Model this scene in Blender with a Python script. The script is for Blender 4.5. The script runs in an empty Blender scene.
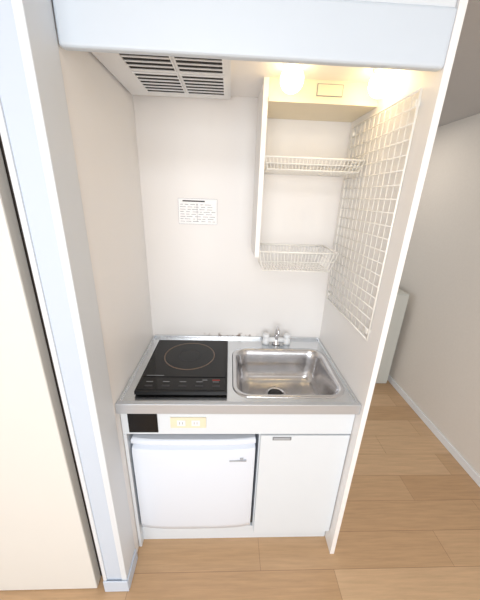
import bpy, bmesh, math, random
from mathutils import Vector, Matrix

# ---------------- measured place ----------------
W=0.9; D=.520; H=.853; T=1.947; P=.543; L=1.869
CAM=(.3961,-1.3437,1.5661); YAW,PITCH,ROLL,FPX=.0459,.3543,.0365,278.576

def lin(c):
    return tuple(((v/255)/12.92 if v/255<=.04045 else ((v/255+.055)/1.055)**2.4) for v in c)+(1,)
def mat(name,rgb,rough=.5,metal=0,noise=0,scale=8,bump=0,stretch=(1,1,1),emit=None,es=0,coat=0,spec=.5):
    m=bpy.data.materials.new(name); m.use_nodes=True; nt=m.node_tree; b=nt.nodes['Principled BSDF']
    c=lin(rgb); b.inputs['Base Color'].default_value=c; b.inputs['Roughness'].default_value=rough; b.inputs['Metallic'].default_value=metal
    b.inputs['Coat Weight'].default_value=coat; b.inputs['Specular IOR Level'].default_value=spec
    tc=nt.nodes.new('ShaderNodeTexCoord'); mp=nt.nodes.new('ShaderNodeMapping'); mp.inputs['Scale'].default_value=stretch
    nz=nt.nodes.new('ShaderNodeTexNoise'); nz.inputs['Scale'].default_value=scale; nz.inputs['Detail'].default_value=4
    nt.links.new(tc.outputs['Object'],mp.inputs[0]); nt.links.new(mp.outputs[0],nz.inputs['Vector'])
    mx=nt.nodes.new('ShaderNodeMix'); mx.data_type='RGBA'
    mx.inputs[6].default_value=tuple(v*(1-noise) for v in c[:3])+(1,); mx.inputs[7].default_value=tuple(min(1,v*(1+noise)) for v in c[:3])+(1,)
    nt.links.new(nz.outputs[0],mx.inputs[0]); nt.links.new(mx.outputs[2],b.inputs['Base Color'])
    if bump:
        bp=nt.nodes.new('ShaderNodeBump'); bp.inputs['Strength'].default_value=bump; bp.inputs['Distance'].default_value=.002
        nt.links.new(nz.outputs[0],bp.inputs['Height']); nt.links.new(bp.outputs[0],b.inputs['Normal'])
    if emit:
        b.inputs['Emission Color'].default_value=lin(emit); b.inputs['Emission Strength'].default_value=es
    return m
M={}
M['wall']=mat('wall_white_panel',(246,244,242),.45,noise=.015,scale=5)
M['paper']=mat('wallpaper_white',(230,223,214),.85,noise=.03,scale=60,bump=.3)
M['ceil']=mat('ceiling_shade_grey',(196,195,195),.9,noise=.02,scale=40)  # shade on the ceiling is put into this grey base colour
M['blue']=mat('lintel_paint',(210,220,230),.4,noise=.01)
M['post']=mat('post_paint',(204,215,229),.5,noise=.01)
M['postw']=mat('post_edge_paint',(224,229,234),.5,noise=.01)
M['cab']=mat('cabinet_white',(225,232,238),.3,noise=.01)
M['white']=mat('white_plastic',(238,240,242),.35)
M['fridge']=mat('fridge_white',(227,234,244),.3)
M['cream']=mat('cream_board',(240,229,204),.5,noise=.02)
M['wire']=mat('wire_white_coat',(250,248,242),.3)
M['steel']=mat('brushed_steel',(218,221,224),.24,1,noise=.06,scale=30,stretch=(.3,6,6),bump=.06)
M['edge']=mat('steel_edge',(198,202,207),.36,.5,noise=.03,scale=30,stretch=(.3,6,6))
M['sink']=mat('sink_steel',(208,208,210),.2,1,noise=.16,scale=18,bump=.2)
M['chrome']=mat('chrome',(225,225,228),.12,1)
M['black']=mat('black_plastic',(16,16,18),.35,spec=.3)
M['glass']=mat('black_glass',(6,6,8),.06,spec=.35)
M['ring']=mat('ring_print',(115,92,74),.3)
M['grey']=mat('grey_print',(140,142,145),.4)
M['lgrey']=mat('badge_grey',(176,180,186),.4)
M['dgrey']=mat('dark_grey',(54,54,56),.6)
M['slot']=mat('grille_dark',(34,32,30),.8)
M['red']=mat('red_print',(190,50,40),.4)
M['sheet']=mat('paper_sheet',(254,254,254),.7)
M['ink']=mat('ink',(150,152,160),.7)
M['door']=mat('door_white',(228,227,222),.45,noise=.01)
M['gap']=mat('door_gap_dark',(74,66,62),.7)
M['sock']=mat('socket_cream',(236,226,198),.4)
M['box']=mat('low_cabinet_grey',(204,206,200),.5)
M['bulb']=mat('lamp_glow',(255,240,210),.4,emit=(255,226,174),es=9)
M['frame']=mat('window_frame',(200,200,202),.4)
def floor_mat():
    m=bpy.data.materials.new('floor_wood'); m.use_nodes=True; nt=m.node_tree; b=nt.nodes['Principled BSDF']
    tc=nt.nodes.new('ShaderNodeTexCoord'); br=nt.nodes.new('ShaderNodeTexBrick')
    br.inputs['Scale'].default_value=1; br.inputs['Brick Width'].default_value=.9; br.inputs['Row Height'].default_value=.15
    br.inputs['Mortar Size'].default_value=.001; br.inputs['Mortar Smooth'].default_value=.3; br.offset=.37
    br.inputs['Color1'].default_value=lin((210,177,140)); br.inputs['Color2'].default_value=lin((193,157,119)); br.inputs['Mortar'].default_value=lin((150,116,86))
    nt.links.new(tc.outputs['Object'],br.inputs['Vector'])
    mp=nt.nodes.new('ShaderNodeMapping'); mp.inputs['Scale'].default_value=(2,30,1)
    nz=nt.nodes.new('ShaderNodeTexNoise'); nz.inputs['Scale'].default_value=2.5; nz.inputs['Detail'].default_value=7; nz.inputs['Roughness'].default_value=.65
    nt.links.new(tc.outputs['Object'],mp.inputs[0]); nt.links.new(mp.outputs[0],nz.inputs['Vector'])
    rp=nt.nodes.new('ShaderNodeMapRange'); rp.inputs[1].default_value=.25; rp.inputs[2].default_value=.75; rp.inputs[3].default_value=.83; rp.inputs[4].default_value=1.12
    nt.links.new(nz.outputs[0],rp.inputs[0])
    mx=nt.nodes.new('ShaderNodeMix'); mx.data_type='RGBA'; mx.blend_type='MULTIPLY'; mx.inputs[0].default_value=1
    nt.links.new(br.outputs['Color'],mx.inputs[6]); nt.links.new(rp.outputs[0],mx.inputs[7])
    nt.links.new(mx.outputs[2],b.inputs['Base Color']); b.inputs['Roughness'].default_value=.34
    return m
M['floor']=floor_mat()
def back_mat():
    m=mat('back_wall_panel',(238,235,232),.4,noise=.02,scale=3); nt=m.node_tree; b=nt.nodes['Principled BSDF']
    src=b.inputs['Base Color'].links[0].from_socket
    tc=nt.nodes.new('ShaderNodeTexCoord'); sx=nt.nodes.new('ShaderNodeSeparateXYZ'); nt.links.new(tc.outputs['Object'],sx.inputs[0])
    def rng(s,a,b_,c,d):
        r=nt.nodes.new('ShaderNodeMapRange'); r.inputs[1].default_value=a; r.inputs[2].default_value=b_; r.inputs[3].default_value=c; r.inputs[4].default_value=d
        nt.links.new(s,r.inputs[0]); return r.outputs[0]
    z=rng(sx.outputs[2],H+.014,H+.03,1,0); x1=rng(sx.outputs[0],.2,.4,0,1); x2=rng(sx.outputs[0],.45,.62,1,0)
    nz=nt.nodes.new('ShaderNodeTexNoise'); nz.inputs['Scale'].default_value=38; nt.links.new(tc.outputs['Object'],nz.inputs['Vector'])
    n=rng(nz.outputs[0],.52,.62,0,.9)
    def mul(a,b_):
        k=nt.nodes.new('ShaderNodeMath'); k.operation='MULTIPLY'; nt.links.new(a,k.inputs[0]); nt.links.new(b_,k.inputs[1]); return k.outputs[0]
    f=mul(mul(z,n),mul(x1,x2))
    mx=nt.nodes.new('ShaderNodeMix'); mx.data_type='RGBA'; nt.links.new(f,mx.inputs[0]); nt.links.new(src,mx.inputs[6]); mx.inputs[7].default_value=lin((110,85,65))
    nt.links.new(mx.outputs[2],b.inputs['Base Color']); return m
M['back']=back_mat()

class MB:
    def __init__(s,name,bevel=0,seg=2):
        s.n=name; s.bm=bmesh.new(); s.m=[]; s.bv=bevel; s.seg=seg
    def mi(s,k):
        if k not in s.m: s.m.append(k)
        return s.m.index(k)
    def box(s,x0,x1,y0,y1,z0,z1,k):
        i=s.mi(k); v=[s.bm.verts.new((x,y,z)) for x in (x0,x1) for y in (y0,y1) for z in (z0,z1)]
        for f in ((0,1,3,2),(4,6,7,5),(0,4,5,1),(2,3,7,6),(0,2,6,4),(1,5,7,3)):
            fc=s.bm.faces.new([v[j] for j in f]); fc.material_index=i
        return s
    def loops(s,L_,k,cap0=True,cap1=True,smooth=True):
        i=s.mi(k); vs=[[s.bm.verts.new(p) for p in lp] for lp in L_]; n=len(L_[0])
        for a,b in zip(vs[:-1],vs[1:]):
            for j in range(n):
                f=s.bm.faces.new((a[j],a[(j+1)%n],b[(j+1)%n],b[j])); f.material_index=i; f.smooth=smooth
        if cap0: f=s.bm.faces.new(vs[0][::-1]); f.material_index=i
        if cap1: f=s.bm.faces.new(vs[-1]); f.material_index=i
        return vs
    def tube(s,path,r,k,n=6):
        path=[Vector(p) for p in path]; L_=[]
        for a,p in enumerate(path):
            d=(path[min(a+1,len(path)-1)]-path[max(a-1,0)]).normalized()
            u=d.orthogonal().normalized() if a==0 else (pu-d*pu.dot(d)).normalized()
            pu=u; w=d.cross(u)
            L_.append([p+u*r*math.cos(2*math.pi*j/n)+w*r*math.sin(2*math.pi*j/n) for j in range(n)])
        s.loops(L_,k); return s
    def lathe(s,c,prof,k,n=28):
        s.loops([[(c[0]+r*math.cos(2*math.pi*j/n),c[1]+r*math.sin(2*math.pi*j/n),c[2]+h) for j in range(n)] for r,h in prof],k); return s
    def done(s,parent=None):
        bmesh.ops.recalc_face_normals(s.bm,faces=s.bm.faces)
        me=bpy.data.meshes.new(s.n); s.bm.to_mesh(me); s.bm.free()
        for k in s.m: me.materials.append(M[k])
        o=bpy.data.objects.new(s.n,me); bpy.context.collection.objects.link(o)
        if s.bv:
            b=o.modifiers.new('bevel','BEVEL'); b.width=s.bv; b.segments=s.seg; b.limit_method='ANGLE'; b.angle_limit=math.radians(50)
        if parent: o.parent=parent
        return o
def rrect(x0,x1,y0,y1,z,r,n=8):
    pts=[]
    for cx,cy,a0 in ((x1-r,y1-r,0),(x0+r,y1-r,90),(x0+r,y0+r,180),(x1-r,y0+r,270)):
        for i in range(n+1):
            a=math.radians(a0+90*i/n); pts.append((cx+r*math.cos(a),cy+r*math.sin(a),z))
    return pts

# ---------------- room shell ----------------
RX=1.92; LX=-1.7; FY=-3.7; BY=1.8; CL=2.10; CH=2.5; PT=.020; E=.001
LY=-.650
MB('floor').box(LX,RX,FY,BY,-.05,0,'floor').done()
MB('wall_right').box(RX,RX+.1,FY,BY,0,CH,'paper').done()
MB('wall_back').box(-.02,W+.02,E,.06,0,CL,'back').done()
MB('wall_left').box(-.092,-E,-P,0,0,CL,'wall').done()
MB('wall_far').box(-.1,RX,BY,BY+.1,0,CH,'paper').done()
MB('partition_panel',.002).box(W+E,W+PT+E,-P,.06,0,CL,'wall').done()
MB('trim_post',.002).box(-.092,-.078,LY-.004,-P,0,CL,'postw').box(-.078,-.018,LY,-P,0,CL,'post').box(-.018,.003,LY-.003,-P,0,CL,'postw').done()
MB('baseboard_left',.003).box(-.092,.008,LY-.010,LY-.004,0,.07,'post').box(.003,.009,LY-.003,-P,0,.07,'post').done()
MB('baseboard_right',.003).box(RX-.012,RX,FY,BY,0,.055,'white').done()
MB('wall_door_side').box(LX,-.092,LY+.045,LY+.12,0,CL,'gap').done()
MB('door_1',.004).box(-1.05,-.127,LY,LY+.04,.004,CL-.02,'door').done()
MB('ceiling').box(LX,RX,LY-.05,BY,CL,CL+.08,'ceil').box(LX,RX,FY,LY-.05,CH,CH+.08,'ceil').box(LX,RX,LY-.05,LY-.01,CL+.08,CH,'ceil').done()
MB('wall_outer_left').box(LX-.1,LX,FY,LY+.12,0,CH,'paper').done()
MB('wall_front').box(LX,-1.2,FY-.1,FY,0,CH,'paper').box(1.4,RX,FY-.1,FY,0,CH,'paper').box(-1.2,1.4,FY-.1,FY,2.2,CH,'paper').box(-1.2,1.4,FY-.1,FY,0,.4,'paper').done()
MB('window_1',.003).box(-1.2,1.4,FY-.08,FY-.03,.4,.45,'frame').box(-1.2,1.4,FY-.08,FY-.03,2.15,2.2,'frame').box(-1.2,-1.15,FY-.08,FY-.03,.4,2.2,'frame').box(1.35,1.4,FY-.08,FY-.03,.4,2.2,'frame').box(.075,.125,FY-.08,FY-.03,.4,2.2,'frame').done()
MB('trim_alcove_ceiling').box(0,W,-P+.03,0,T,T+.02,'wall').done()
MB('lintel_panel',.008,3).box(.004,W,-P-.004,-P+.022,L,1.984,'blue').box(.004,W,-P+.004,-P+.022,1.97,CL,'postw').done()

# ---------------- low cabinet in next room ----------------
b=MB('low_cabinet',.003); b.box(1.0,1.87,.75,1.1,0,.872,'box').box(1.02,1.42,.738,.75,.03,.865,'box').box(1.43,1.865,.738,.75,.03,.865,'box').box(1.385,1.40,.72,.738,.55,.65,'grey'); b.done()

# ---------------- worktop + sink ----------------
top=bpy.data.objects.new('kitchen_countertop',None); bpy.context.collection.objects.link(top)
sx0,sx1,sy0,sy1=.435,.862,-.466,-.124
t=MB('worktop',.0015)
hole=rrect(sx0,sx1,sy0,sy1,H-.003,.06)
out=[(.0,-D,H-.003),(W,-D,H-.003),(W,0,H-.003),(0,0,H-.003)]
i=t.mi('steel')
hv=[t.bm.verts.new(p) for p in hole]; ov=[t.bm.verts.new(p) for p in out]
ed=[t.bm.edges.new((a[j],a[(j+1)%len(a)])) for a in (hv,ov) for j in range(len(a))]
bmesh.ops.triangle_fill(t.bm,use_beauty=True,edges=ed)
t.box(0,W,-D-.006,-D+.012,H-.040,H+.003,'edge')
t.box(0,.012,-D+.012,0,H-.02,H+.003,'steel').box(W-.012,W,-D+.012,0,H-.02,H+.003,'steel').box(.012,W-.012,-.014,0,H-.02,H+.010,'steel')
t.done(top)
s=MB('sink_bowl')
def off(o_,z,r): return rrect(sx0+o_,sx1-o_,sy0+o_,sy1-o_,z,r)
s.loops([off(-.014,H-.003,.07),off(-.012,H+.0015,.07),off(-.002,H+.002,.06),off(.005,H-.003,.058),off(.012,H-.02,.055),off(.02,H-.07,.05),off(.03,H-.135,.05),off(.05,H-.15,.045),off(.09,H-.154,.04)],'sink',False,True)
s.lathe((.63,-.27,H-.154),[(.052,0),(.05,.004),(.04,.003),(.036,-.001)],'chrome')
s.lathe((.63,-.27,H-.152),[(.03,0),(.028,.004),(.008,.006),(.004,.012)],'dgrey',16)
s.done(top)
f=MB('faucet'); fx,fy=.652,-.06
f.lathe((fx,fy,H),[(.022,-.002),(.022,.006),(.016,.01),(.012,.03),(.012,.05),(.010,.056)],'chrome')
f.tube([(fx-.055,fy,H+.022),(fx+.055,fy,H+.022)],.013,'white',12)
for sg in (-1,1):
    c=fx+sg*.055
    f.lathe((c,fy,H-.002),[(.018,0),(.018,.02),(.015,.031),(.012,.036)],'white',16)
    f.lathe((c,fy,H+.032),[(.012,0),(.018,.004),(.018,.018),(.014,.023)],'white',10)
pth=[(fx,fy,H+.05),(fx,fy,H+.078)]+[(fx,fy-.02+.02*math.cos(a),H+.078+.02*math.sin(a)) for a in [math.radians(x) for x in (30,60,90,120,150,180)]]+[(fx,fy-.04,H+.068)]
f.tube(pth,.007,'chrome',12)
f.done(top)

# ---------------- cooktop ----------------
c=MB('induction_cooktop',.003,2)
x0,x1,y0,y1=.052,.400,-.474,-.074
zt=H+.018
c.box(x0,x1,y0,y1,H+.003,zt,'black').box(x0+.008,x1-.008,y0+.09,y1-.008,zt,zt+.0025,'glass')
cx,cy=.226,-.222
def ring(r0,r1,z,k,n=48):
    c.loops([[(cx+r*math.cos(2*math.pi*j/n),cy+r*math.sin(2*math.pi*j/n),zz) for j in range(n)] for r,zz in ((r0,z-.0005),(r0,z),(r1,z),(r1,z-.0005))],k,False,False,smooth=False)
ring(.110,.1145,zt+.0032,'ring'); ring(.048,.05,zt+.0032,'dgrey')
c.box(x0+.01,x1-.01,y0+.01,y0+.085,zt,zt+.0015,'glass')
for j in range(5):
    xx=x0+.03+j*.065
    c.box(xx,xx+.03,y0+.028,y0+.038,zt+.0015,zt+.0022,'dgrey'); c.box(xx,xx+.025,y0+.057,y0+.06,zt+.0015,zt+.002,'grey')
c.box(x0+.02,x0+.09,y0+.096,y0+.099,zt+.0025,zt+.003,'grey').box(x1-.06,x1-.03,y0+.068,y0+.072,zt+.0015,zt+.002,'red').box(x1-.1,x1-.08,y0+.068,y0+.072,zt+.0015,zt+.002,'grey')
c.done()

# ---------------- base cabinet ----------------
fy0=-D+.02
MB('sink_cabinet',.0015).box(.533,.551,fy0+.018,-.005,.09,H-.165,'cab').box(W-.018,W-.001,fy0+.018,-.005,.09,H-.165,'cab').box(.551,W-.018,fy0+.03,-.02,.09,.105,'cab').box(.551,W-.018,-.02,-.005,.09,H-.165,'cab') \
 .box(.538,W-.003,fy0,fy0+.016,.092,H-.170,'cab').box(.585,.66,fy0-.003,fy0,H-.192,H-.176,'grey').box(.59,.655,fy0-.0035,fy0-.002,H-.188,H-.180,'lgrey').done()
MB('trim_apron',.0015).box(.001,W-.001,fy0,fy0+.016,H-.162,H-.041,'cab').done()
MB('trim_side',.0015).box(.001,.014,fy0,-.005,.0,H-.163,'cab').done()
MB('trim_kickboard',.0015).box(.014,W-.002,fy0+.03,fy0+.045,0,.09,'cab').done()
p=MB('control_plate',.001); p.box(.028,.138,fy0-.004,fy0,H-.150,H-.060,'black').box(.033,.133,fy0-.005,fy0-.004,H-.145,H-.065,'black'); p.done()
p=MB('power_outlet',.001); p.box(.187,.322,fy0-.006,fy0,H-.125,H-.077,'sock')
for j in range(2):
    xx=.212+j*.055
    p.box(xx,xx+.032,fy0-.008,fy0-.006,H-.114,H-.088,'white')
    for q2 in (.009,.02): p.box(xx+q2,xx+q2+.002,fy0-.0085,fy0-.008,H-.106,H-.095,'grey')
p.done()

# ---------------- mini fridge ----------------
fx0,fx1=.024,.520; fyd=fy0-.008; fz0,fz1=.112,.660
r=MB('mini_fridge',.005,3)
r.box(fx0+.005,fx1-.005,fyd+.05,-.03,fz0,fz1,'fridge')
for xx in (fx0+.05,fx1-.08):
    for yy in (fyd+.08,-.09): r.box(xx,xx+.03,yy,yy+.03,0,fz0,'dgrey')
n=12
def sec(z,dy,ins=0):
    pts=[(fx0+ins,fyd+.045,z)]
    for i in range(n+1):
        u=i/n; pts.append((fx0+ins+(fx1-fx0-2*ins)*u,fyd+dy+.012*(2*u-1)**4,z))
    pts.append((fx1-ins,fyd+.045,z)); return pts
r.loops([sec(fz0+.012,.014,.004),sec(fz0+.020,.004),sec(fz0+.05,0),sec(fz1-.065,0),sec(fz1-.05,.004),sec(fz1-.042,.026),sec(fz1-.03,.026),sec(fz1-.024,.003),sec(fz1-.008,.003),sec(fz1,.012,.004)],'fridge')
r.box(fx1-.105,fx1-.035,fyd-.0012,fyd+.006,fz1-.108,fz1-.101,'lgrey').box(fx1-.062,fx1-.048,fyd-.0012,fyd+.006,fz1-.096,fz1-.090,'lgrey')
r.done()

# ---------------- range hood ----------------
h=MB('range_hood_vent',.0015)
hz=T-.022
h.box(.006,.39,-.515,-.035,hz,T,'white').box(.03,.38,-.505,-.07,hz-.006,hz,'white')
for gx0,gx1 in ((.088,.222),(.236,.366)):
    for gy0,gy1 in ((-.275,-.105),(-.47,-.30)):
        h.box(gx0,gx1,gy0,gy1,hz-.0065,hz-.006,'slot')
        ns=6; st=(gy1-gy0)/ns
        for j in range(ns+1):
            yy=gy0+j*st; h.box(gx0,gx1,yy-.0033,yy+.0033,hz-.009,hz-.0065,'white')
        h.box(gx0-.004,gx0,gy0-.004,gy1+.004,hz-.010,hz-.006,'white'); h.box(gx1,gx1+.004,gy0-.004,gy1+.004,hz-.010,hz-.006,'white')
h.done()

# ---------------- shelf unit ----------------
px=.502; sd=.21
u=MB('open_wall_shelf',.002)
u.box(px,px+.018,-sd,0,1.335,T,'wall').box(px+.018,W,-sd,-sd+.018,1.888,T,'cream').box(px+.018,W,-sd-.010,0,1.876,1.890,'cream')
u.box(.685,.775,-sd-.003,-sd,1.900,1.936,'grey').box(.687,.773,-sd-.004,-sd-.003,1.902,1.934,'sock')
u.done()
def wires(name,x0,x1,y0,y1,zb,zt,inset,nx,ny,rr=.0015):
    g=MB(name)
    def rect(z,i_,r): 
        P_=[(x0+i_,y0+i_,z),(x1-i_,y0+i_,z),(x1-i_,y1,z),(x0+i_,y1,z)]
        for a in range(4): g.tube([P_[a],P_[(a+1)%4]],r,'wire',6)
    rect(zt,0,.0036); rect(zb,inset,.0026); rect((zt+zb)/2,inset/2,rr)
    for j in range(nx+1):
        x=x0+(x1-x0)*j/nx; xb=x0+inset+(x1-x0-2*inset)*j/nx
        g.tube([(x,y0,zt),(xb,y0+inset,zb),(xb,y1,zb),(x,y1,zt)],rr,'wire',5)
    for j in range(ny+1):
        y=y0+(y1-y0)*j/ny; yb=y0+inset+(y1-y0-inset)*j/ny
        g.tube([(x0,y,zt),(x0+inset,yb,zb),(x1-inset,yb,zb),(x1,y,zt)],rr,'wire',5)
    return g.done()
wires('wire_shelf',px+.02,W-.010,-.215,-.004,1.668,1.708,.012,26,6,.002)
wires('wire_basket',px+.02,.85,-.205,-.004,1.275,1.358,.02,22,5,.0017)
g=MB('wire_grid_panel'); gx=W-.008
gy0,gy1,gz0,gz1=-.4814,-.0554,1.1064,1.8483
for j in range(13):
    y=gy0+(gy1-gy0)*j/12; e=j in(0,12); g.tube([(gx,y,gz0),(gx,y,gz1)],.0035 if e else .0018,'wire',6)
for j in range(20):
    z=gz0+(gz1-gz0)*j/19; e=j in(0,19); g.tube([(gx-.003*(not e),gy0,z),(gx-.003*(not e),gy1,z)],.0035 if e else .0018,'wire',6)
for y in (gy0+.01,gy1-.01):
    for z in (gz0+.03,gz1-.03): g.box(gx-.006,W,y-.007,y+.007,z-.007,z+.007,'wire')
g.done()
for bx in (.578,.856):
    k=MB('globe_lamp'); by=-.315; bz=1.908; R=.036
    k.lathe((bx,by,T),[(.03,0),(.03,-.004),(.018,-.005),(.018,-.010)],'white',20)
    k.lathe((bx,by,bz),[(R*math.sin(a),R*math.cos(a)) for a in [math.radians(x) for x in range(10,176,15)]],'bulb',24)
    k.done()
# notice
nt_=MB('notice_sheet'); X0,X1,Z1,Z0=.162,.338,1.552,1.440
nt_.box(X0,X1,-.002,.0005,Z0,Z1,'ink').box(X0+.001,X1-.001,-.0024,-.002,Z0+.001,Z1-.001,'sheet')
random.seed(3)
for j in range(8):
    z=Z1-.026-(Z1-Z0-.03)*j/7.8; x=X0+.008
    while x<X1-.02:
        w_=random.uniform(.008,.03); w_=min(w_,X1-.008-x)
        nt_.box(x,x+w_,-.0029,-.0024,z-.0011,z+.0011,'ink'); x+=w_+random.uniform(.004,.012)
nt_.box(X0+.084,X0+.0855,-.0029,-.0024,Z0+.01,Z1-.018,'ink')
nt_.box(X0+.02,X0+.12,-.0029,-.0024,Z1-.014,Z1-.008,'dgrey')
nt_.done()

# ---------------- lights ----------------
def area(name,loc,rot,sx,sy,e,col):
    l=bpy.data.lights.new(name,'AREA'); l.shape='RECTANGLE'; l.size=sx; l.size_y=sy; l.energy=e; l.color=col
    o=bpy.data.objects.new(name,l); o.location=loc; o.rotation_euler=rot; bpy.context.collection.objects.link(o); return o
area('window_daylight',(.1,FY+.02,1.3),(math.radians(90),0,0),2.5,1.75,61,(.95,.975,1))
area('room_fill_light',(.3,-2.3,CH-.03),(0,0,0),.8,.8,20,(.98,.98,1))  # added fill out of frame, brightens the room and floor
area('entry_area_light',(1.4,.9,CL-.01),(0,0,0),.25,.25,3.6,(1,.92,.82))  # small warm area light, hidden behind the partition panel
wd=bpy.data.worlds.new('world'); bpy.context.scene.world=wd; wd.use_nodes=True
wd.node_tree.nodes['Background'].inputs[0].default_value=(.8,.9,1,1); wd.node_tree.nodes['Background'].inputs[1].default_value=1.0
# ---------------- camera ----------------
F=Vector((math.sin(YAW)*math.cos(PITCH),math.cos(YAW)*math.cos(PITCH),-math.sin(PITCH)))
R0=Vector((math.cos(YAW),-math.sin(YAW),0)); U0=R0.cross(F)
R=R0*math.cos(ROLL)+U0*math.sin(ROLL); U=-R0*math.sin(ROLL)+U0*math.cos(ROLL)
cam=bpy.data.cameras.new('camera'); cam.sensor_fit='VERTICAL'; cam.sensor_height=24; cam.lens=FPX*24/600; cam.clip_start=.02
co=bpy.data.objects.new('camera',cam); bpy.context.collection.objects.link(co)
co.matrix_world=Matrix(((R[0],U[0],-F[0],CAM[0]),(R[1],U[1],-F[1],CAM[1]),(R[2],U[2],-F[2],CAM[2]),(0,0,0,1)))
sc=bpy.context.scene; sc.camera=co
sc.view_settings.view_transform='Standard'; sc.view_settings.look='None'
